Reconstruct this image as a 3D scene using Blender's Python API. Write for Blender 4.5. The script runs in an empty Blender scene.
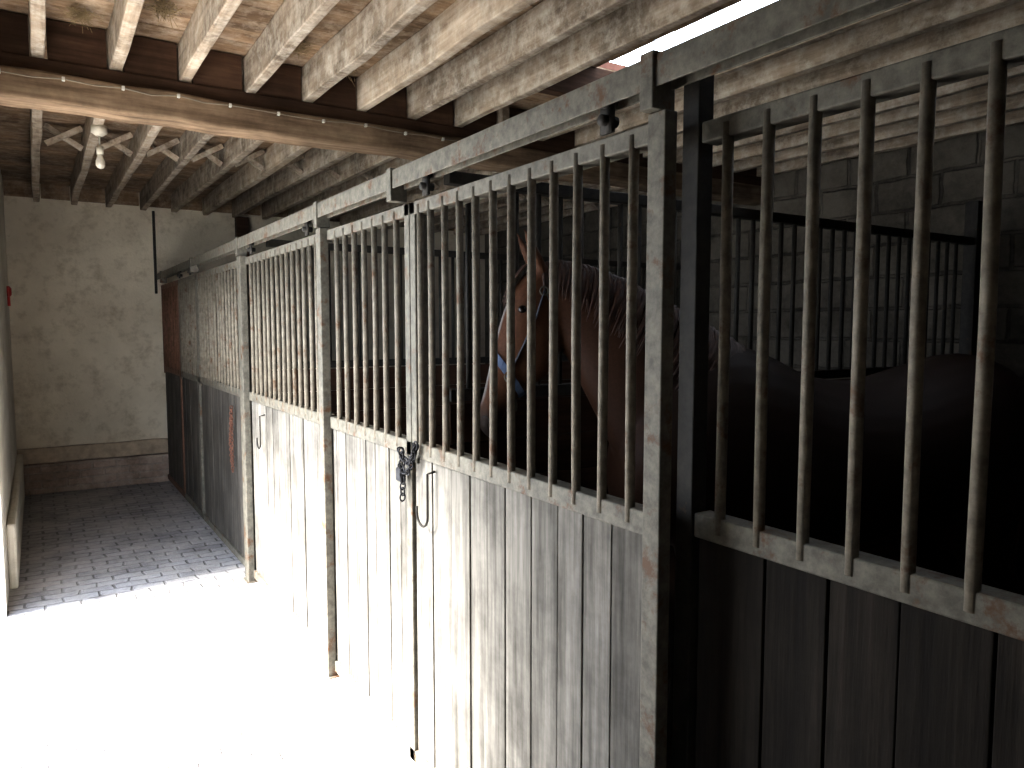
import bpy, bmesh, math, random
from mathutils import Vector, Matrix
random.seed(7)
S = bpy.context.scene
COL = S.collection

# ------------------------------------------------------------------ materials
def new_mat(name):
    m = bpy.data.materials.new(name); m.use_nodes = True
    nt = m.node_tree; b = nt.nodes['Principled BSDF']
    return m, nt, b
def N(nt, t, **kw):
    n = nt.nodes.new(t)
    for k, v in kw.items():
        if k in n.inputs.keys(): n.inputs[k].default_value = v
        else: setattr(n, k, v)
    return n
def ramp(nt, stops):
    r = nt.nodes.new('ShaderNodeValToRGB'); e = r.color_ramp.elements
    while len(e) < len(stops): e.new(0.5)
    for i, (p, c) in enumerate(stops):
        e[i].position = p; e[i].color = (c[0], c[1], c[2], 1)
    return r
def mixc(nt, mode, fac, a, b):
    m = nt.nodes.new('ShaderNodeMix'); m.data_type = 'RGBA'; m.blend_type = mode
    L = nt.links
    for sock, v in ((m.inputs[0], fac), (m.inputs[6], a), (m.inputs[7], b)):
        if hasattr(v, 'node'): L.new(v, sock)
        elif isinstance(v, (int, float)): sock.default_value = v
        else: sock.default_value = (v[0], v[1], v[2], 1)
    return m.outputs[2]
def coords(nt, scale=(1, 1, 1), rot=(0, 0, 0)):
    g = nt.nodes.new('ShaderNodeNewGeometry')
    mp = nt.nodes.new('ShaderNodeMapping')
    mp.inputs['Scale'].default_value = scale; mp.inputs['Rotation'].default_value = rot
    nt.links.new(g.outputs['Position'], mp.inputs['Vector'])
    return mp.outputs['Vector'], g
def noise(nt, vec, scale, detail=4, rough=0.6):
    n = N(nt, 'ShaderNodeTexNoise'); n.inputs['Scale'].default_value = scale
    n.inputs['Detail'].default_value = detail; n.inputs['Roughness'].default_value = rough
    nt.links.new(vec, n.inputs['Vector']); return n.outputs['Fac']
def bump(nt, b, h, strength=0.3, dist=0.01):
    bp = N(nt, 'ShaderNodeBump'); bp.inputs['Strength'].default_value = strength
    bp.inputs['Distance'].default_value = dist
    nt.links.new(h, bp.inputs['Height']); nt.links.new(bp.outputs['Normal'], b.inputs['Normal'])

def wood(name, dark, mid, light, axis='z', rough=0.8, var=0.45, gs=1.0, bs=0.4, patch=0.62, streak=None, samt=.65, sscale=7.0):
    m, nt, b = new_mat(name)
    sc = {'z': (28, 28, 1.6), 'y': (28, 1.6, 28), 'x': (1.6, 28, 28)}[axis]
    sc = tuple(s * gs for s in sc)
    v, g = coords(nt, sc)
    add = nt.nodes.new('ShaderNodeVectorMath'); add.operation = 'ADD'
    mul = nt.nodes.new('ShaderNodeMath'); mul.operation = 'MULTIPLY'; mul.inputs[1].default_value = 40
    nt.links.new(g.outputs['Random Per Island'], mul.inputs[0])
    nt.links.new(v, add.inputs[0]); nt.links.new(mul.outputs[0], add.inputs[1])
    n1 = noise(nt, add.outputs[0], 1.0, 6, 0.65)
    r = ramp(nt, [(0.28, dark), (0.5, mid), (0.72, light)])
    nt.links.new(n1, r.inputs[0])
    v2, _ = coords(nt)
    n2 = noise(nt, v2, 3.0, 6, 0.7)
    r2 = ramp(nt, [(0.35, (patch, patch * .97, patch * .93)), (0.62, (1.1, 1.08, 1.05))])
    nt.links.new(n2, r2.inputs[0])
    c = mixc(nt, 'MULTIPLY', 0.9, r.outputs[0], r2.outputs[0])
    r3 = ramp(nt, [(0, (1 - var,) * 3), (1, (1.0, 1.0, 1.0))])
    nt.links.new(g.outputs['Random Per Island'], r3.inputs[0])
    c = mixc(nt, 'MULTIPLY', 1.0, c, r3.outputs[0])
    if streak:
        n4 = noise(nt, v2, sscale, 8, 0.75)
        r4 = ramp(nt, [(0.45, (0, 0, 0)), (0.70, (samt,) * 3)]); nt.links.new(n4, r4.inputs[0])
        c = mixc(nt, 'MIX', r4.outputs[0], c, streak)
    nt.links.new(c, b.inputs['Base Color']); b.inputs['Roughness'].default_value = rough
    b.inputs['Specular IOR Level'].default_value = 0.15
    bump(nt, b, n1, bs, 0.004)
    return m

def metal(name, c1, c2, rust=(0.10, 0.055, 0.03), rustamt=0.62, rough=0.65, met=0.1):
    m, nt, b = new_mat(name)
    v, g = coords(nt)
    n1 = noise(nt, v, 28, 6, 0.72)
    r = ramp(nt, [(0.35, c1), (0.65, c2)]); nt.links.new(n1, r.inputs[0])
    n2 = noise(nt, v, 9, 6, 0.75)
    rr = ramp(nt, [(rustamt, (0, 0, 0)), (rustamt + 0.1, (1, 1, 1))]); nt.links.new(n2, rr.inputs[0])
    c = mixc(nt, 'MIX', rr.outputs[0], r.outputs[0], rust)
    nt.links.new(c, b.inputs['Base Color'])
    b.inputs['Metallic'].default_value = met; b.inputs['Roughness'].default_value = rough
    b.inputs['Specular IOR Level'].default_value = 0.3
    bump(nt, b, n1, 0.2, 0.002)
    return m

def plain(name, col, rough=0.6, met=0.0, nscale=20, var=0.3):
    m, nt, b = new_mat(name)
    v, g = coords(nt)
    n1 = noise(nt, v, nscale, 4)
    r = ramp(nt, [(0.3, tuple(x * (1 - var) for x in col)), (0.7, col)]); nt.links.new(n1, r.inputs[0])
    nt.links.new(r.outputs[0], b.inputs['Base Color'])
    b.inputs['Roughness'].default_value = rough; b.inputs['Metallic'].default_value = met
    return m

def plaster(name, base, stain, dark, scale=1.3):
    m, nt, b = new_mat(name)
    v, g = coords(nt)
    n1 = noise(nt, v, scale, 6, 0.6); n2 = noise(nt, v, scale * 6, 6, 0.7); n3 = noise(nt, v, 45, 4, 0.7)
    r = ramp(nt, [(0.34, stain), (0.64, base)]); nt.links.new(n1, r.inputs[0])
    r2 = ramp(nt, [(0.30, dark), (0.50, (1, 1, 1))]); nt.links.new(n2, r2.inputs[0])
    c = mixc(nt, 'MULTIPLY', 0.5, r.outputs[0], r2.outputs[0])
    nt.links.new(c, b.inputs['Base Color']); b.inputs['Roughness'].default_value = 0.95
    b.inputs['Specular IOR Level'].default_value = 0.1
    s = nt.nodes.new('ShaderNodeMath'); s.operation = 'ADD'
    nt.links.new(n2, s.inputs[0]); nt.links.new(n3, s.inputs[1])
    bump(nt, b, s.outputs[0], 0.3, 0.015)
    return m

def bricks(name, swz, c1, c2, mortar, bw, bh, ms=0.012, dirt=(0.6, 0.58, 0.55), rough=0.9, bstr=0.6, bd=0.02, dust=None, wob=0.035):
    m, nt, b = new_mat(name)
    g = nt.nodes.new('ShaderNodeNewGeometry')
    sp = nt.nodes.new('ShaderNodeSeparateXYZ'); cb = nt.nodes.new('ShaderNodeCombineXYZ')
    nt.links.new(g.outputs['Position'], sp.inputs[0])
    nt.links.new(sp.outputs[swz[0]], cb.inputs[0]); nt.links.new(sp.outputs[swz[1]], cb.inputs[1])
    nn = N(nt, 'ShaderNodeTexNoise'); nn.inputs['Scale'].default_value = 6; nn.inputs['Detail'].default_value = 4
    nt.links.new(cb.outputs[0], nn.inputs['Vector'])
    sub = nt.nodes.new('ShaderNodeVectorMath'); sub.operation = 'SCALE'; sub.inputs['Scale'].default_value = wob
    nt.links.new(nn.outputs['Color'], sub.inputs[0])
    add = nt.nodes.new('ShaderNodeVectorMath'); add.operation = 'ADD'
    nt.links.new(cb.outputs[0], add.inputs[0]); nt.links.new(sub.outputs[0], add.inputs[1])
    br = nt.nodes.new('ShaderNodeTexBrick'); nt.links.new(add.outputs[0], br.inputs['Vector'])
    br.inputs['Scale'].default_value = 1.0
    br.inputs['Brick Width'].default_value = bw; br.inputs['Row Height'].default_value = bh
    br.inputs['Mortar Size'].default_value = ms; br.inputs['Mortar Smooth'].default_value = 0.6
    br.inputs['Color1'].default_value = (*c1, 1); br.inputs['Color2'].default_value = (*c2, 1)
    br.inputs['Mortar'].default_value = (*mortar, 1)
    v, _ = coords(nt)
    n1 = noise(nt, v, 2.2, 8, 0.7); n2 = noise(nt, v, 30, 5, 0.7)
    r = ramp(nt, [(0.35, dirt), (0.65, (1.1, 1.1, 1.1))]); nt.links.new(n1, r.inputs[0])
    r2 = ramp(nt, [(0.3, (0.65, 0.65, 0.65)), (0.7, (1.1, 1.1, 1.1))]); nt.links.new(n2, r2.inputs[0])
    c = mixc(nt, 'MULTIPLY', 0.9, br.outputs['Color'], r.outputs[0])
    c = mixc(nt, 'MULTIPLY', 0.8, c, r2.outputs[0])
    if dust:
        n4 = noise(nt, v, 1.7, 9, 0.78)
        r4 = ramp(nt, [(0.44, (0, 0, 0)), (0.62, (.8, .8, .8))]); nt.links.new(n4, r4.inputs[0])
        c = mixc(nt, 'MIX', r4.outputs[0], c, dust)
    nt.links.new(c, b.inputs['Base Color']); b.inputs['Roughness'].default_value = rough
    b.inputs['Specular IOR Level'].default_value = 0.3
    h = nt.nodes.new('ShaderNodeMath'); h.operation = 'SUBTRACT'
    mm = nt.nodes.new('ShaderNodeMath'); mm.operation = 'MULTIPLY'; mm.inputs[1].default_value = 0.3
    nt.links.new(n2, mm.inputs[0]); nt.links.new(mm.outputs[0], h.inputs[0]); nt.links.new(br.outputs['Fac'], h.inputs[1])
    bump(nt, b, h.outputs[0], bstr, bd)
    return m

M_joist = wood('joist_wood', (0.22, 0.165, 0.12), (0.40, 0.325, 0.25), (0.54, 0.46, 0.375), 'y', var=0.35, patch=.45, streak=(.60, .55, .47), sscale=11)
M_beam = wood('beam_wood', (0.12, 0.08, 0.05), (0.26, 0.185, 0.125), (0.38, 0.29, 0.2), 'x', var=0.2, patch=.5)
M_ceil = wood('ceiling_board_wood', (0.17, 0.105, 0.06), (0.31, 0.21, 0.13), (0.42, 0.315, 0.215), 'x', var=0.5, patch=.42, streak=(.48, .41, .33), samt=.5, sscale=11)
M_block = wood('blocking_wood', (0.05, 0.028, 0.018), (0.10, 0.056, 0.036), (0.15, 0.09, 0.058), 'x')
M_plankdoor = wood('weathered_plank', (0.085, 0.08, 0.07), (0.195, 0.185, 0.168), (0.31, 0.295, 0.27), 'z', var=0.38, bs=0.7, patch=.5)
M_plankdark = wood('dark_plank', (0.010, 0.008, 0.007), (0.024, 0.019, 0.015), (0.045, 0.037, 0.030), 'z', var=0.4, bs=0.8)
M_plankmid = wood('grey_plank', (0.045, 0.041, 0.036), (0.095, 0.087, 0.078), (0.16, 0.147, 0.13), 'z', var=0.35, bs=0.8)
M_part = wood('partition_plank', (0.03, 0.014, 0.009), (0.068, 0.033, 0.020), (0.105, 0.055, 0.035), 'x', var=0.4)
M_steel = metal('galvanised_steel', (0.085, 0.079, 0.064), (0.172, 0.158, 0.128), rustamt=.55)
M_bar = metal('bar_steel', (0.115, 0.10, 0.077), (0.225, 0.198, 0.157), rustamt=0.56)
M_steeldk = metal('dark_steel', (0.020, 0.018, 0.015), (0.040, 0.035, 0.029))
M_rust = metal('rusty_steel', (0.11, 0.055, 0.036), (0.19, 0.10, 0.065), rustamt=0.5)
M_chain = metal('chain_iron', (0.02, 0.02, 0.022), (0.05, 0.05, 0.055), rustamt=0.7, met=0.7)
M_redchain = metal('rusty_chain', (0.10, 0.045, 0.03), (0.16, 0.075, 0.05), rustamt=0.6)
M_plaster = plaster('plaster', (0.78, 0.71, 0.58), (0.60, 0.53, 0.42), (0.48, 0.42, 0.34))
M_plasterL = plaster('plaster_left', (0.76, 0.73, 0.65), (0.62, 0.58, 0.50), (0.6, 0.56, 0.5))
M_floor = bricks('brick_paving', ('X', 'Y'), (0.54, 0.525, 0.54), (0.42, 0.41, 0.435), (0.26, 0.25, 0.255), 0.19, 0.095, 0.010, dirt=(0.62, 0.6, 0.57), dust=(.54, .51, .49), wob=.05, rough=.75)
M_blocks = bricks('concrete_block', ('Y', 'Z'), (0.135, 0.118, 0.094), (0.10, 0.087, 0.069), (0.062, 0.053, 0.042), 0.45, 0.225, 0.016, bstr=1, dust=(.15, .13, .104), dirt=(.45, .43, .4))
M_ledge = bricks('ledge_brick', ('X', 'Z'), (0.50, 0.38, 0.31), (0.44, 0.34, 0.28), (0.48, 0.40, 0.34), 0.22, 0.075, 0.012, dust=(.54, .45, .38))
M_bed = plain('stall_bedding', (0.045, 0.032, 0.018), 0.95, 0, 40, 0.6)
M_yard = plain('yard_concrete', (0.42, 0.41, 0.39), 0.95, 0, 3, 0.25)
M_roof = plain('roof_tile', (0.2, 0.09, 0.06), 0.9)

# ------------------------------------------------------------------ mesh helper
class MB:
    def __init__(s): s.v = []; s.f = []
    def box(s, x0, x1, y0, y1, z0, z1):
        i = len(s.v)
        s.v += [(x0, y0, z0), (x1, y0, z0), (x1, y1, z0), (x0, y1, z0), (x0, y0, z1), (x1, y0, z1), (x1, y1, z1), (x0, y1, z1)]
        s.f += [(i, i+3, i+2, i+1), (i+4, i+5, i+6, i+7), (i, i+1, i+5, i+4), (i+1, i+2, i+6, i+5), (i+2, i+3, i+7, i+6), (i+3, i, i+4, i+7)]
    def bar(s, p0, p1, w, h, seg=1, jit=0.0):
        p0 = Vector(p0); p1 = Vector(p1); d = (p1 - p0).normalized()
        up = Vector((0, 0, 1)) if abs(d.z) < 0.9 else Vector((1, 0, 0))
        a = d.cross(up).normalized(); b = a.cross(d).normalized(); i = len(s.v)
        for k in range(seg + 1):
            c = p0.lerp(p1, k / seg)
            o = a * random.uniform(-jit, jit) + b * random.uniform(-jit, jit)
            for sa, sb in ((-1, -1), (1, -1), (1, 1), (-1, 1)):
                j = a * random.uniform(-jit, jit) * 0.5 + b * random.uniform(-jit, jit) * 0.5
                s.v.append(tuple(c + o + j + a * sa * w / 2 + b * sb * h / 2))
        for k in range(seg):
            q = i + 4 * k
            for t in range(4): s.f.append((q + t, q + (t + 1) % 4, q + 4 + (t + 1) % 4, q + 4 + t))
        s.f.append((i + 3, i + 2, i + 1, i)); q = i + 4 * seg; s.f.append((q, q + 1, q + 2, q + 3))
    def path(s, pts, rad, n=8, flat=1.0):
        pts = [Vector(p) for p in pts]; i = len(s.v); m = len(pts)
        if not hasattr(rad, '__len__'): rad = [rad] * m
        pa = None
        for k in range(m):
            d = (pts[min(k + 1, m - 1)] - pts[max(k - 1, 0)]).normalized()
            if pa is None:
                ref = Vector((0, 0, 1)) if abs(d.z) < 0.9 else Vector((1, 0, 0))
                a = d.cross(ref).normalized()
            else: a = (pa - d * pa.dot(d)).normalized()
            pa = a; b = d.cross(a)
            for t in range(n):
                an = 2 * math.pi * t / n
                s.v.append(tuple(pts[k] + a * math.cos(an) * rad[k] + b * math.sin(an) * rad[k] * flat))
        for k in range(m - 1):
            for t in range(n):
                s.f.append((i + k*n + t, i + k*n + (t+1) % n, i + (k+1)*n + (t+1) % n, i + (k+1)*n + t))
        s.f.append(tuple(i + t for t in reversed(range(n)))); s.f.append(tuple(i + (m-1)*n + t for t in range(n)))
    def torus(s, c, R, r, ax1, ax2, n=14, k=6, stretch=1.0):
        c = Vector(c); a = Vector(ax1).normalized(); b = Vector(ax2).normalized(); w = a.cross(b); i = len(s.v)
        for p in range(n):
            an = 2 * math.pi * p / n
            o = a * math.cos(an) * R * stretch + b * math.sin(an) * R
            dr = (a * math.cos(an) + b * math.sin(an))
            for q in range(k):
                aq = 2 * math.pi * q / k
                s.v.append(tuple(c + o + dr * math.cos(aq) * r + w * math.sin(aq) * r))
        for p in range(n):
            for q in range(k):
                s.f.append((i + p*k + q, i + ((p+1) % n)*k + q, i + ((p+1) % n)*k + (q+1) % k, i + p*k + (q+1) % k))
    def loft(s, rings, closed_caps=True):
        i = len(s.v); n = len(rings[0])
        for r in rings: s.v += [tuple(p) for p in r]
        for k in range(len(rings) - 1):
            for t in range(n):
                s.f.append((i + k*n + t, i + k*n + (t+1) % n, i + (k+1)*n + (t+1) % n, i + (k+1)*n + t))
        if closed_caps:
            s.f.append(tuple(i + t for t in reversed(range(n)))); s.f.append(tuple(i + (len(rings)-1)*n + t for t in range(n)))
    def obj(s, name, mat, parent=None, smooth=False, bevel=0.0):
        me = bpy.data.meshes.new(name); me.from_pydata(s.v, [], s.f); me.update()
        bm = bmesh.new(); bm.from_mesh(me); bmesh.ops.recalc_face_normals(bm, faces=bm.faces); bm.to_mesh(me); bm.free()
        o = bpy.data.objects.new(name, me); COL.objects.link(o)
        if mat: me.materials.append(mat)
        if smooth:
            for p in me.polygons: p.use_smooth = True
        if bevel:
            b = o.modifiers.new('bevel', 'BEVEL'); b.width = bevel; b.segments = 2; b.limit_method = 'ANGLE'
        if parent: o.parent = parent
        return o
def empty(name):
    e = bpy.data.objects.new(name, None); COL.objects.link(e); e.empty_display_size = 0.1; return e

XL = -0.21; YB = 8.66; XR = 5.12; YN = -2.2; WT = 0.14
ZJ = 2.86; ZC = 3.04
# ------------------------------------------------------------------ room shell
m = MB(); m.box(XL - WT, 1.24, YN, YB, -0.1, 0.0); m.obj('floor', M_floor)
m = MB(); m.box(1.24, XR, YN, YB, -0.1, 0.012); m.obj('floor_stall_bedding', M_bed)
m = MB(); m.box(-14, XL - WT, -10, 20, -0.12, -0.02); m.obj('ground_yard', M_yard)
DY0, DY1, DZ = 2.15, 5.02, 2.40
m = MB()
m.box(XL - WT, XL, YN, DY0, 0, ZC); m.box(XL - WT, XL, DY1, YB, 0, ZC); m.box(XL - WT, XL, DY0, DY1, DZ, ZC)
m.obj('wall_left', M_plasterL)
m = MB(); m.box(XL, XL + 0.05, DY1 + 0.5, YB - 0.08, 0, 0.42); m.obj('baseboard_left', M_plasterL, bevel=0.015)
m = MB(); m.box(XL - WT, XR + 0.2, YB, YB + 0.25, 0, ZC + 0.1); m.obj('wall_back', M_plaster)
m = MB(); m.box(XL, 1.16, YB - 0.08, YB, 0, 0.30); m.obj('baseboard_back', M_ledge, bevel=0.012)
m = MB(); m.bar((XL, YB - 0.03, 0.385), (1.16, YB - 0.03, 0.385), 0.06, 0.15, 8, 0.008); m.obj('trim_ledge', plain('ledge_plaster', (0.58, 0.47, 0.35), 0.9, 0, 12, 0.4), bevel=0.01)
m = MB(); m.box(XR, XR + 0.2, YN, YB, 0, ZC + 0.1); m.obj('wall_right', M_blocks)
m = MB(); m.box(XL - WT, XR + 0.2, YN - 0.2, YN, 0, ZC + 0.1); m.obj('wall_front', M_plaster)

m = MB(); y = YN
SX0, SX1, SY0, SY1 = 2.60, 2.775, 0.2, 3.2
while y < YB:
    w = random.uniform(0.13, 0.19); y2 = min(y + w, YB)
    zt = ZC + random.uniform(0, 0.004)
    if y2 > SY0 and y < SY1:
        m.box(XL - WT, SX0, y, y2 - 0.0, zt, zt + 0.022); m.box(SX1, XR + 0.2, y, y2, zt, zt + 0.022)
    else: m.box(XL - WT, XR + 0.2, y, y2, zt, zt + 0.022)
    y = y2
m.obj('ceiling', M_ceil)
m = MB(); m.box(XL - .3, SX0 - 0.03, YN - 0.2, YB + 0.2, ZC + 0.05, ZC + 0.09); m.box(SX1 + 0.4, XR + 0.2, YN - 0.2, YB + 0.2, ZC + 0.05, ZC + 0.09)
m.box(SX0 - 0.03, SX1 + 0.4, SY1 + 0.1, YB, ZC + 0.05, ZC + 0.09); m.box(SX0 - 0.03, SX1 + 0.4, YN, SY0 - 0.1, ZC + 0.05, ZC + 0.09)
m.box(SX0 - 0.09, SX0 - 0.03, SY0 - 0.9, SY1 + 0.9, ZC + 0.09, ZC + 1.1)  # added unseen upright, keeps sun out of the ceiling slot
m.obj('roof_and_sun_blocker', M_roof)

# joists
m = MB(); jx = [0.06 + 0.307 * k for k in range(0, 17)]
jx = [x for x in jx if x > XL + 0.02 and x < XR - 0.05]
for x in jx:
    if abs(x - 2.516) < 0.1:
        m.bar((x, 4.0, (ZJ + ZC) / 2), (x, YB, (ZJ + ZC) / 2), 0.055, 0.18, 10, 0.006); continue
    o = random.uniform(-0.012, 0.012)
    m.bar((x + o, YN, (ZJ + ZC) / 2), (x - o, YB, (ZJ + ZC) / 2), random.uniform(0.046, 0.058), 0.18, 22, 0.006)
m.obj('ceiling_joists', M_joist, bevel=0.006)
m = MB()
for a, b_ in zip([XL - .03] + jx[:-1], jx): m.box(a + 0.033, b_ - 0.033, YB - 0.04, YB - 0.002, 2.90, ZC - .003)
m.obj('trim_joist_ends', M_ceil)
g = empty('ceiling_beam')
m = MB(); m.bar((XL, 4.09, 2.725), (XR, 4.13, 2.725), 0.19, 0.13, 26, 0.007); m.obj('beam_timber', M_beam, g, bevel=0.012)
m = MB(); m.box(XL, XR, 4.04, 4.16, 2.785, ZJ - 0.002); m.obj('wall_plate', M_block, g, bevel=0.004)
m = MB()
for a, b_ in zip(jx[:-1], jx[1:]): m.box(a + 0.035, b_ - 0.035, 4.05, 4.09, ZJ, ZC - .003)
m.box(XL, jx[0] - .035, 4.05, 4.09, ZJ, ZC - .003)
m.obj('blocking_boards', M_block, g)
m = MB()
x = XL
pts = []
while x < 2.6:
    pts.append((x, 3.985 + random.uniform(-.003, 0), 2.765 + random.uniform(-0.012, 0.006))); x += 0.12
m.path(pts, 0.003, 6); m.obj('cable', plain('cable_grey', (0.24, 0.2, 0.15)), g, True)
m = MB()
for p in pts[1::2]: m.box(p[0] - 0.006, p[0] + 0.006, 3.975, 3.995, p[2] - 0.008, p[2] + 0.008)
m.obj('cable_clips', plain('clip_white', (0.6, 0.58, 0.52)), g)
m = MB()
for Y in (6.0,):
    for a, b_ in zip(jx[:-1], jx[1:]):
        m.bar((a + 0.045, Y, ZJ + 0.025), (b_ - 0.045, Y, ZC - 0.025), 0.035, 0.035)
        m.bar((a + 0.045, Y + 0.045, ZC - 0.025), (b_ - 0.045, Y + 0.045, ZJ + 0.025), 0.035, 0.035)
m.obj('joist_struts', M_joist)
M_straw = plain('straw', (.26, .19, .10), .9)
def tuft(c, n, L):
    mb = MB(); c = Vector(c)
    for _ in range(n):
        d = Vector((random.gauss(0, 1), random.gauss(0, 1), random.gauss(-.3, .6))).normalized()
        p = c + Vector((random.gauss(0, .02), random.gauss(0, .035), random.gauss(0, .01)))
        q = p + d * random.uniform(.3, 1) * L
        p.z = min(p.z, ZC - .002); q.z = min(q.z, ZC - .002)
        mb.path([p, (p + q) / 2 + Vector((0, 0, -random.uniform(0, .01))), q], .0013, 4)
    mb.obj('straw_tuft', M_straw)
for x, y in ((0.215, 3.85), (0.52, 3.6), (1.135, 3.7), (1.44, 3.85), (1.75, 3.3)):
    tuft((x, y, ZC - .02), 110, .07)
m = MB()
m.box(2.24, 2.78, 3.2, 3.27, ZJ + 0.01, ZC); m.box(2.24, 2.78, 1.5, 1.56, ZJ + 0.05, ZC - 0.02)
m.obj('trim_trimmer', M_block, bevel=0.004)
m = MB(); m.box(1.07, 1.095, YB - 0.03, YB, 2.0, ZJ); m.obj('wall_pipe', M_steeldk, bevel=0.004)
m = MB(); m.box(1.90, 2.03, YB - 0.1, YB, 0.0, ZJ); m.obj('wall_stud', M_block, bevel=0.006)

# ------------------------------------------------------------------ stall fronts
ZM0, ZM1, ZT0, ZT1 = 1.185, 1.24, 2.04, 2.085
def panel(name, X, y0, y1, ybars, wood_m, bar_m, frame_m, stile0=True, stile1=True, bw=0.125, bottom=True, zb=0.03):
    g = empty(name)
    m = MB()
    m.box(X - 0.02, X + 0.03, y0, y1, ZT0, ZT1); m.box(X - 0.02, X + 0.03, y0, y1, ZM0, ZM1)
    if bottom: m.box(X - 0.02, X + 0.03, y0, y1, zb, zb + 0.05)
    if stile0: m.box(X - 0.02, X + 0.03, y0, y0 + 0.042, zb, ZT1)
    if stile1: m.box(X - 0.02, X + 0.03, y1 - 0.042, y1, ZM0 - 0.02, ZT1)
    m.obj('frame', frame_m, g, bevel=0.004)
    m = MB()
    for yb in ybars: m.path([(X - 0.012, yb, ZM1 - 0.035), (X - 0.012 + random.uniform(-.003, .003), yb + random.uniform(-.003, .003), 1.65), (X - 0.012, yb, ZT0 + 0.03)], 0.0118, 12)
    m.obj('bars', bar_m, g, True)
    m = MB(); y = y0 + 0.003
    while y < y1 - 0.02:
        w = bw * random.uniform(0.8, 1.15); y2 = min(y + w, y1 - 0.003)
        if y1 - y2 < 0.04: y2 = y1 - 0.003
        dx = random.uniform(-.003, .003)
        m.box(X - 0.008 + dx, X + 0.022 + dx, y, y2 - 0.005, zb + 0.02 + random.uniform(0, 0.01), ZM0 + 0.01); y = y2
    m.obj('planks', wood_m, g, bevel=0.002)
    return g
def ys(a, b, step=0.101):
    n = max(1, round((b - a) / step)); return [a + (b - a) * k / n for k in range(1, n)]
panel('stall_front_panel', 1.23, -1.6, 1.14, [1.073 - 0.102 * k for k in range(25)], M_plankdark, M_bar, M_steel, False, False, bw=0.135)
panel('stall_sliding_door', 1.14, 1.19, 2.415, [1.259 + 0.1006 * k for k in range(11)] + [2.345], M_plankdoor, M_bar, M_steel, False, True)
panel('stall_front_panel', 1.14, 2.42, 3.295, ys(2.44, 3.295), M_plankdoor, M_bar, M_steel, True, False)
panel('stall_sliding_door', 1.14, 3.365, 4.845, ys(3.37, 4.84, 0.099), M_plankdoor, M_bar, M_steel, False, False)
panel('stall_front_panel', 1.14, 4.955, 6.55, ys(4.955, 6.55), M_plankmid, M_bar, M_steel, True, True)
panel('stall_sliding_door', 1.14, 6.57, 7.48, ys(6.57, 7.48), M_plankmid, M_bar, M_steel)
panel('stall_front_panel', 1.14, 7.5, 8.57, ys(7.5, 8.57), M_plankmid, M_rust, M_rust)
def post(x0, x1, y0, y1, z1, mat=M_steel, z0=0.0):
    m = MB(); m.box(x0, x1, y0, y1, z0, z1); m.box(x0 - 0.015, x1 + 0.015, y0 - 0.015, y1 + 0.015, z0, z0 + 0.006)
    return m.obj('stall_post', mat, None, bevel=0.004)
post(1.10, 1.135, 1.135, 1.187, 2.095)
post(1.205, 1.25, 1.142, 1.19, 2.22, M_steeldk)
post(1.09, 1.13, 3.30, 3.36, 2.095)
post(1.09, 1.13, 4.85, 4.95, 2.095)
post(1.205, 1.26, -1.68, -1.62, 2.2)
g = empty('sliding_door_track')
m = MB()
m.box(1.085, 1.135, -2.1, 8.57, 2.195, 2.205); m.box(1.085, 1.090, -2.1, 8.57, 2.14, 2.20); m.box(1.130, 1.135, -2.1, 8.57, 2.14, 2.20)
m.obj('rail', M_steel, g, bevel=0.002)
m = MB()
for yh in (1.17, 2.50, 3.33, 4.90, 6.56, 8.3, 0.1, -1.2):
    m.box(1.078, 1.142, yh - 0.02, yh + 0.02, 2.097, 2.213); m.box(1.142, 1.204, yh - 0.02, yh + 0.02, 2.18, 2.21)
m.obj('brackets', M_steel, g, bevel=0.003)
m = MB()
for yh in (1.33, 2.26, 3.55, 4.65, 6.75, 7.3):
    m.box(1.105, 1.115, yh - 0.02, yh + 0.02, 2.087, 2.17)
    m.path([(1.095, yh, 2.165), (1.125, yh, 2.165)], 0.024, 16)
    m.path([(1.09, yh, 2.115), (1.135, yh, 2.115)], 0.013, 10)
m.obj('hangers', M_steeldk, g, True)

def partition(Y, wm):
    g = empty('stall_partition')
    m = MB(); z = 0.02
    while z < 1.36:
        m.box(1.27, XR - 0.15, Y - 0.02, Y + 0.02, z, min(z + 0.145, 1.38)); z += 0.15
    m.obj('planks', wm, g, bevel=0.003)
    m = MB(); m.box(1.27, XR - 0.12, Y - 0.025, Y + 0.025, 2.165, 2.21); m.box(1.27, XR - 0.12, Y - 0.028, Y + 0.028, 1.375, 1.42)
    m.box(XR - 0.13, XR - 0.05, Y - 0.04, Y + 0.04, 0, 2.44)
    m.obj('frame', M_steeldk, g, bevel=0.004)
    m = MB(); x = 1.36
    while x < XR - 0.2:
        m.path([(x, Y, 1.40), (x, Y, 2.185)], 0.0115, 10); x += 0.105
    m.obj('bars', M_steeldk, g, True)
partition(2.42, M_part); partition(4.9, M_part); partition(-1.65, M_part)

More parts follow.
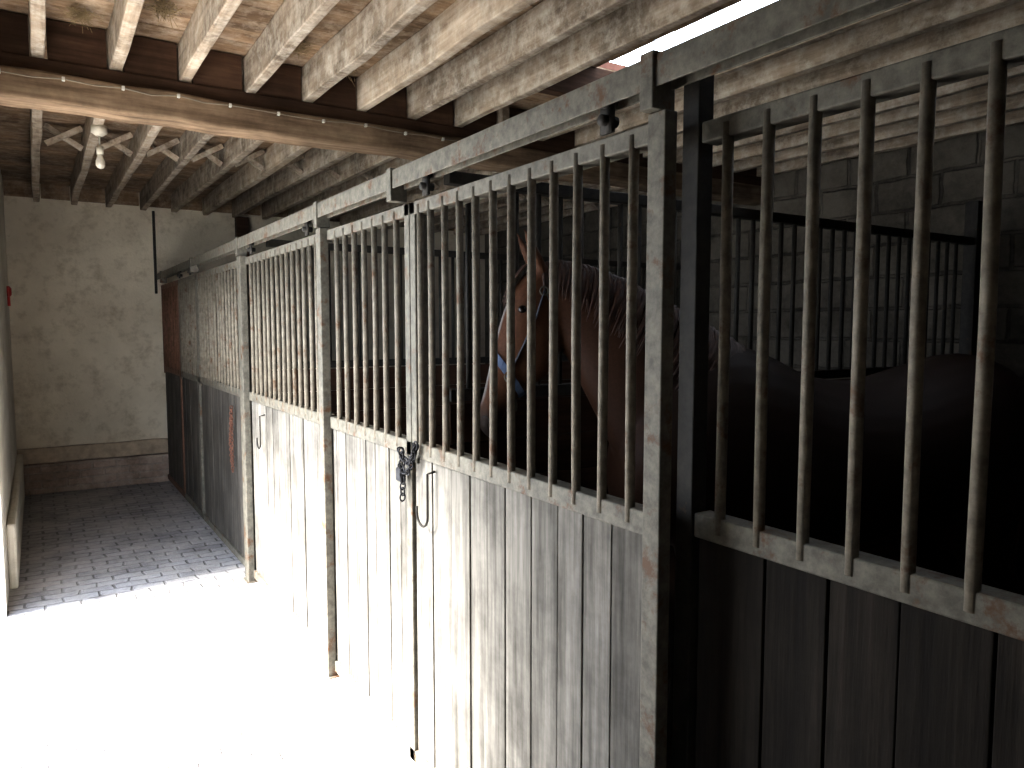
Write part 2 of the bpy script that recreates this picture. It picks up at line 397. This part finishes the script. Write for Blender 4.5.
# ------------------------------------------------------------------ small hardware
def chain(name, pts, mat, R=0.011, r=0.0032):
    m = MB(); k = 0
    P = [Vector(p) for p in pts]
    L = [(P[i+1] - P[i]).length for i in range(len(P) - 1)]; tot = sum(L); d = 0
    while d < tot:
        q = d; i = 0
        while i < len(L) - 1 and q > L[i]: q -= L[i]; i += 1
        t = (P[i+1] - P[i]).normalized(); c = P[i] + t * q
        sd = t.cross(Vector((1, 0.2, 0.1))).normalized(); o = t.cross(sd)
        m.torus(c, R, r, t, sd if k % 2 else o, 12, 6, 1.35); d += R * 1.9; k += 1
    return m.obj(name, mat, None, True)
def arc(p0, p1, sag, n=8):
    return [(p0[0] + (p1[0]-p0[0])*t/n, p0[1] + (p1[1]-p0[1])*t/n, p0[2] + (p1[2]-p0[2])*t/n - sag * 4 * (t/n) * (1 - t/n)) for t in range(n + 1)]
chain('door_chain', arc((1.10, 2.47, 1.20), (1.10, 2.33, 1.24), 0.05) + arc((1.095, 2.33, 1.24), (1.095, 2.46, 1.15), 0.06), M_chain)
chain('door_chain', [(1.095, 2.45, 1.20), (1.095, 2.44, 1.10), (1.095, 2.445, 1.02)], M_chain)
chain('rusty_chain', [(1.10, 5.27, 1.10), (1.10, 5.28, 0.66)], M_redchain, 0.010, 0.003)
chain('rusty_chain', [(1.10, 5.27, 1.10), (1.10, 5.33, 0.86), (1.10, 5.30, 0.70)], M_redchain, 0.010, 0.003)
g = empty('padlock')
m = MB(); m.box(1.083, 1.107, 2.435, 2.48, 1.09, 1.14); m.obj('lock_body', M_chain, g, bevel=0.006)
m = MB(); m.path([(1.095, 2.445, 1.135), (1.095, 2.445, 1.16), (1.095, 2.452, 1.172), (1.095, 2.463, 1.172), (1.095, 2.47, 1.16), (1.095, 2.47, 1.135)], 0.004, 8); m.obj('shackle', M_steel, g, True)
def hook(y, z1, z0, w):
    m = MB(); pts = [(1.10, y, z1), (1.10, y, z0 + w / 2)]
    for k in range(1, 9):
        a = math.pi * k / 8; pts.append((1.10, y + w / 2 - math.cos(a) * w / 2, z0 + w / 2 - math.sin(a) * w / 2))
    pts.append((1.10, y + w, z0 + w / 2 + 0.02)); pts.insert(0, (1.13, y, z1 + 0.006))
    m.path(pts, 0.0045, 8); m.obj('door_hook', M_steeldk, None, True)
hook(2.25, 1.15, 0.96, 0.085)
hook(4.50, 1.12, 0.92, 0.08)
g = empty('ceiling_lamp')
lx, ly = 0.37, 5.2
m = MB(); m.path([(lx, ly, ZJ), (lx, ly, 2.82), (lx, ly, 2.80)], [0.045, 0.045, 0.02], 20)
m.path([(lx, ly, 2.81), (lx, ly, 2.73)], 0.006, 8); m.path([(lx, ly, 2.74), (lx, ly, 2.69)], 0.02, 16); m.obj('holder', plain('lamp_cream', (0.5, 0.46, 0.38)), g, True)
m = MB(); m.path([(lx, ly, 2.70), (lx, ly, 2.675), (lx, ly, 2.65), (lx, ly, 2.625), (lx, ly, 2.61), (lx, ly, 2.605)], [0.014, 0.018, 0.026, 0.026, 0.016, 0.003], 20)
m.obj('bulb', plain('bulb_glass', (0.55, 0.5, 0.42), 0.2), g, True)
g = empty('red_wall_bell')
m = MB(); m.path([(XL, 8.16, 1.97), (XL + 0.02, 8.16, 1.97), (XL + 0.035, 8.16, 1.97)], [0.05, 0.05, 0.03], 20); m.path([(XL + 0.01, 8.16, 1.92), (XL + 0.012, 8.16, 1.84)], 0.012, 8)
m.obj('bell_body', plain('red_paint', (0.55, 0.04, 0.03), 0.4), g, True)

# ------------------------------------------------------------------ horse
def cr(a, b, c, d, t):
    return 0.5 * ((2*b) + (-a + c)*t + (2*a - 5*b + 4*c - d)*t*t + (-a + 3*b - 3*c + d)*t*t*t)
def interp(keys, sub=5):
    out = []; n = len(keys)
    for i in range(n - 1):
        a, b, c, d = keys[max(i-1, 0)], keys[i], keys[i+1], keys[min(i+2, n-1)]
        for s in range(sub): out.append([cr(a[k], b[k], c[k], d[k], s / sub) for k in range(len(b))])
    out.append(list(keys[-1])); return out
def ring(F, J, l, hw, n=28, e=0.9, ex=1.0, rot=0):
    F = Vector((F[0], l, F[1])); J = Vector((J[0], l, J[1])); c = (F + J) / 2; A = (F - J) / 2
    pts = []
    for k in range(n):
        a = 2 * math.pi * k / n; ca, sa = math.cos(a), math.sin(a)
        ca = math.copysign(abs(ca) ** e, ca); sa = math.copysign(abs(sa) ** e, sa)
        pts.append(c + A * ca * ex + Vector((0, hw * sa * ex, 0)))
    return pts
def sect(keys, sub=5): return interp(keys, sub)
body = [( .40,1.22, .40,1.05, 0,.09), (.36,1.34,.38,.97,0,.17), (.24,1.50,.27,.88,0,.235), (.05,1.60,.08,.85,0,.265), (-.12,1.58,-.1,.83,0,.29),
        (-.33,1.485,-.3,.825,0,.315), (-.58,1.46,-.55,.85,0,.325), (-.82,1.52,-.8,.90,0,.31), (-1.0,1.56,-.98,.95,0,.285), (-1.14,1.52,-1.12,1.0,0,.25), (-1.25,1.42,-1.24,1.08,0,.18), (-1.30,1.32,-1.29,1.16,0,.08)]
neck = [(-.10,1.56,.26,1.02,0,.20), (.0,1.61,.36,1.12,0,.17), (.15,1.70,.43,1.27,-.015,.125), (.32,1.80,.50,1.42,-.045,.10), (.48,1.87,.555,1.54,-.08,.085), (.60,1.895,.60,1.63,-.105,.078), (.67,1.88,.625,1.68,-.115,.07)]
head0 = [(.61,1.885,.585,1.72,-.11,.055), (.68,1.885,.575,1.66,-.115,.082), (.745,1.82,.585,1.57,-.12,.100), (.785,1.73,.62,1.495,-.12,.098), (.815,1.63,.685,1.445,-.12,.074), (.84,1.53,.745,1.40,-.12,.056), (.862,1.43,.785,1.345,-.12,.050), (.88,1.36,.815,1.29,-.12,.056), (.882,1.31,.83,1.255,-.12,.050), (.865,1.275,.84,1.255,-.12,.022)]
neckS, headS = sect(neck, 6), sect(head0, 6)
def R(s, **k): return ring((s[0], s[1]), (s[2], s[3]), s[4], s[5], **k)
m = MB()
m.loft([R(s) for s in sect(body)]); m.loft([R(s) for s in neckS]); m.loft([R(s) for s in headS])
def leg(keys, l):
    rs = []
    for z, f, rf, rl in interp(keys, 4):
        rs.append([Vector((f + rf * math.cos(2*math.pi*k/20), l + rl * math.sin(2*math.pi*k/20), z)) for k in range(20)])
    m.loft(rs)
front = [(1.22,.12,.15,.08), (1.0,.13,.12,.085), (.82,.13,.085,.065), (.65,.13,.055,.048), (.53,.13,.047,.044), (.47,.135,.05,.046), (.40,.13,.036,.034), (.25,.13,.029,.028), (.18,.13,.038,.034), (.12,.15,.031,.030), (.08,.165,.045,.043), (.01,.185,.062,.056)]
hind = [(1.25,-.98,.22,.10), (1.05,-.98,.21,.11), (.90,-.96,.16,.09), (.76,-1.03,.10,.068), (.64,-1.13,.066,.05), (.55,-1.20,.058,.046), (.49,-1.195,.05,.044), (.40,-1.17,.037,.034), (.25,-1.15,.031,.03), (.18,-1.14,.04,.035), (.12,-1.12,.032,.031), (.08,-1.10,.046,.043), (.01,-1.08,.062,.056)]
leg([(z, f, a, b) for z, f, a, b in front], .15); leg([(z, f - .05, a, b) for z, f, a, b in front], -.15)
leg(hind, .16); leg([(z, f + .06, a, b) for z, f, a, b in hind], -.16)
for sgn in (1, -1):
    b0 = Vector((.665, -.115 + sgn * .048, 1.875))
    rs = []
    for t, w, d in ((-.25, .03, .022), (0, .031, .024), (.3, .036, .022), (.6, .028, .016), (.85, .013, .009), (1, .003, .003)):
        c = b0 + Vector((.065, sgn * .02, .14)) * t
        rs.append([c + Vector((d * math.cos(2*math.pi*k/14), w * math.sin(2*math.pi*k/14), 0)) for k in range(14)])
    m.loft(rs)
src = m.obj('horse_src', None)
rm = src.modifiers.new('r', 'REMESH'); rm.mode = 'VOXEL'; rm.voxel_size = 0.010
sm = src.modifiers.new('s', 'SMOOTH'); sm.iterations = 5; sm.factor = 0.5
dg = bpy.context.evaluated_depsgraph_get()
me = bpy.data.meshes.new_from_object(src.evaluated_get(dg)); bpy.data.objects.remove(src)
me.name = 'horse'
ca = me.color_attributes.new('coat_and_shade', 'FLOAT_COLOR', 'POINT')
def sst(a, b, x):
    t = min(1, max(0, (x - a) / (b - a))); return t * t * (3 - 2 * t)
C_body_shade, C_neck_shade, C_head, C_blz, C_dark = Vector((.014, .007, .0045)), Vector((.050, .022, .012)), Vector((.092, .040, .021)), Vector((.26, .24, .23)), Vector((.012, .010, .009))  # body and neck darker than head: stall shade put into the coat colour
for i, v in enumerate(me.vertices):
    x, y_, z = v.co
    c = C_body_shade.lerp(C_neck_shade, sst(.20, .45, x)).lerp(C_head, sst(.50, .66, x))
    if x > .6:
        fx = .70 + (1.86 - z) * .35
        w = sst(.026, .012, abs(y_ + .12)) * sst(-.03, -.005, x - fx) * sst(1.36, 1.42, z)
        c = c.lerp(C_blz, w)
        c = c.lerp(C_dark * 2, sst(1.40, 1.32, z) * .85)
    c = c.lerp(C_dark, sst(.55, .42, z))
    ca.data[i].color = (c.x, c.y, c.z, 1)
for p in me.polygons: p.use_smooth = True
mh, nt, b = new_mat('horse_coat_and_shade')
at = nt.nodes.new('ShaderNodeAttribute'); at.attribute_name = 'coat_and_shade'
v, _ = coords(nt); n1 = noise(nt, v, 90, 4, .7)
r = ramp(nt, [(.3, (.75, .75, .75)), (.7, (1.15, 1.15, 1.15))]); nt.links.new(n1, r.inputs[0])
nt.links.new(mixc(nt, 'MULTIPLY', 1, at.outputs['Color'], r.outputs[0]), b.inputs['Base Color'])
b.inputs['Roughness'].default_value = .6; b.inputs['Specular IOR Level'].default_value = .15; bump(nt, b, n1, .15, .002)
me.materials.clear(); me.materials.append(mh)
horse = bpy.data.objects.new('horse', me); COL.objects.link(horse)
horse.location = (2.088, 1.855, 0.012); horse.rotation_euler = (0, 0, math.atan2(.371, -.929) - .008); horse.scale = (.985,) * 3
m = MB()
for sgn in (1, -1):
    c = Vector((.735, -.12 + sgn * .078, 1.725)); rs = []
    for a in range(-8, 9):
        an = a / 8 * math.pi / 2 * .98
        rs.append([c + Vector((.017 * math.cos(an) * math.cos(2*math.pi*k/14), sgn * .017 * math.sin(an), .015 * math.cos(an) * math.sin(2*math.pi*k/14))) for k in range(14)])
    m.loft(rs)
m.obj('eyes', plain('horse_eye', (.012, .008, .006), .08), horse, True)
m = MB()
for sgn in (1, -1): m.torus((.862, -.12 + sgn * .044, 1.33), .013, .004, (.3, 0, 1), (1, -sgn * .9, 0), 14, 6)
m.obj('nostrils', plain('nostril', (.015, .01, .01), .7), horse, True)
m = MB()
for k in range(460):
    u = random.uniform(.12, .985); idx = u * (len(neckS) - 1); s = neckS[int(idx)]
    F = Vector((s[0], s[4], s[1])); J = Vector((s[2], s[4], s[3])); c = (F + J) / 2; A = (F - J) / 2; hw = s[5]
    side = 1 if random.random() < .85 else -1
    ln = random.uniform(1.0, 1.6); drift = random.uniform(-.05, .03); pts = []; a0 = random.uniform(-.12, .1)
    for t in range(8):
        a = a0 + ln * t / 7; rr = 1.03 + .05 * math.sin(math.pi * t / 7) + random.uniform(0, .015)
        pts.append(c + A * math.cos(a) * rr + Vector((drift * t / 7, side * hw * math.sin(a) * rr * 1.05 + side * .004, 0)))
    m.path(pts, [.007, .0075, .007, .0065, .006, .005, .0035, .001], 5, .5)
for k in range(26):
    l = random.uniform(-.03, .03); e = random.uniform(.6, 1)
    m.path([(.66, -.115 + l, 1.90), (.715, -.118 + l * 1.2, 1.885), (.765, -.12 + l * 1.3, 1.82), (.79 + .0, -.12 + l * 1.2, 1.82 - .09 * e)], [.005, .006, .005, .001], 5, .6)
mm_ = plain('horse_mane', (.060, .023, .012), .6, 0, 60, .6)
m.obj('mane', mm_, horse, True)
m = MB()
for k in range(90):
    a = random.uniform(0, 6.28); q = random.uniform(0, .035)
    dx, dy = q * math.cos(a), q * math.sin(a); e = random.uniform(.75, 1)
    m.path([(-1.27, dy * .4, 1.40), (-1.33 + dx, dy, 1.34), (-1.37 + dx * 1.4, dy * 1.5, 1.1), (-1.36 + dx * 2, dy * 2.2, .8), (-1.34 + dx * 1.6, dy * 2, 1.34 - .85 * e)], [.01, .01, .009, .007, .002], 5)
m.obj('tail', mm_, horse, True)
def band(mb, S0, S1, ex=1.06):
    a, b_ = R(S0, ex=ex), R(S1, ex=ex); ai, bi = R(S0, ex=ex - .05), R(S1, ex=ex - .05)
    i = len(mb.v); n = len(a); mb.v += [tuple(p) for p in a + b_ + bi + ai]
    for q in range(4):
        for t in range(n): mb.f.append((i + q*n + t, i + q*n + (t+1) % n, i + ((q+1) % 4)*n + (t+1) % n, i + ((q+1) % 4)*n + t))
m = MB(); band(m, headS[27], headS[29], 1.09); m.obj('halter_noseband', plain('halter_blue', (.08, .12, .22), .6), horse)
m = MB(); band(m, headS[2], headS[4], 1.07)
for sgn in (1, -1):
    pA = [(.655, -.115 + sgn * .078, 1.80), (.69, -.12 + sgn * .103, 1.70), (.735, -.12 + sgn * .098, 1.60), (.765, -.12 + sgn * .075, 1.53), (.78, -.12 + sgn * .065, 1.485)]
    m.path(pA, .011, 8, .35)
    m.path([(.655, -.115 + sgn * .08, 1.79), (.62, -.115 + sgn * .08, 1.70), (.60, -.115 + sgn * .04, 1.62), (.60, -.115, 1.60)], .008, 8, .4)
m.obj('halter_straps', plain('halter_webbing', (.05, .055, .075), .7), horse)
m = MB()
for sgn in (1, -1):
    m.torus((.78, -.12 + sgn * .07, 1.485), .018, .0035, (1, 0, 0), (0, 0, 1)); m.torus((.66, -.115 + sgn * .09, 1.79), .015, .003, (1, 0, 0), (0, 0, 1))
m.torus((.745, -.12, 1.375), .02, .0035, (0, 1, 0), (0, 0, 1))
m.obj('halter_rings', M_steel, horse, True)

# ------------------------------------------------------------------ light
w = bpy.data.worlds.new('World'); S.world = w; w.use_nodes = True
bg = w.node_tree.nodes['Background']; bg.inputs[0].default_value = (.78, .87, 1, 1); bg.inputs[1].default_value = 11
sun = bpy.data.lights.new('sun', 'SUN'); sun.energy = 55; sun.angle = math.radians(30); sun.color = (1, .97, .92)
so = bpy.data.objects.new('sun', sun); COL.objects.link(so)
d = Vector((1, -.18, -1.12)).normalized(); so.rotation_euler = d.to_track_quat('-Z', 'Y').to_euler(); so.location = (-6, 3, 8)
pl = bpy.data.lights.new('doorway_portal', 'AREA'); pl.shape = 'RECTANGLE'; pl.size = DZ; pl.size_y = DY1 - DY0
pl.cycles.is_portal = True
po = bpy.data.objects.new('doorway_portal', pl); COL.objects.link(po); po.location = (XL - WT - .01, (DY0 + DY1) / 2, DZ / 2)
po.rotation_euler = (0, math.radians(-90), 0)

# ------------------------------------------------------------------ camera
cam = bpy.data.cameras.new('camera'); cam.sensor_width = 36; cam.lens = 740 / 1024 * 36; cam.clip_start = .02
co = bpy.data.objects.new('camera', cam); COL.objects.link(co); co.location = (0, 0, 1.65)
psi, th = math.radians(32.67), math.radians(4.41)
F = Vector((math.sin(psi) * math.cos(th), math.cos(psi) * math.cos(th), -math.sin(th)))
co.rotation_euler = F.to_track_quat('-Z', 'Y').to_euler()
S.camera = co
S.view_settings.view_transform = 'Standard'; S.view_settings.look = 'None'; S.view_settings.exposure = 0; S.view_settings.gamma = 0.86
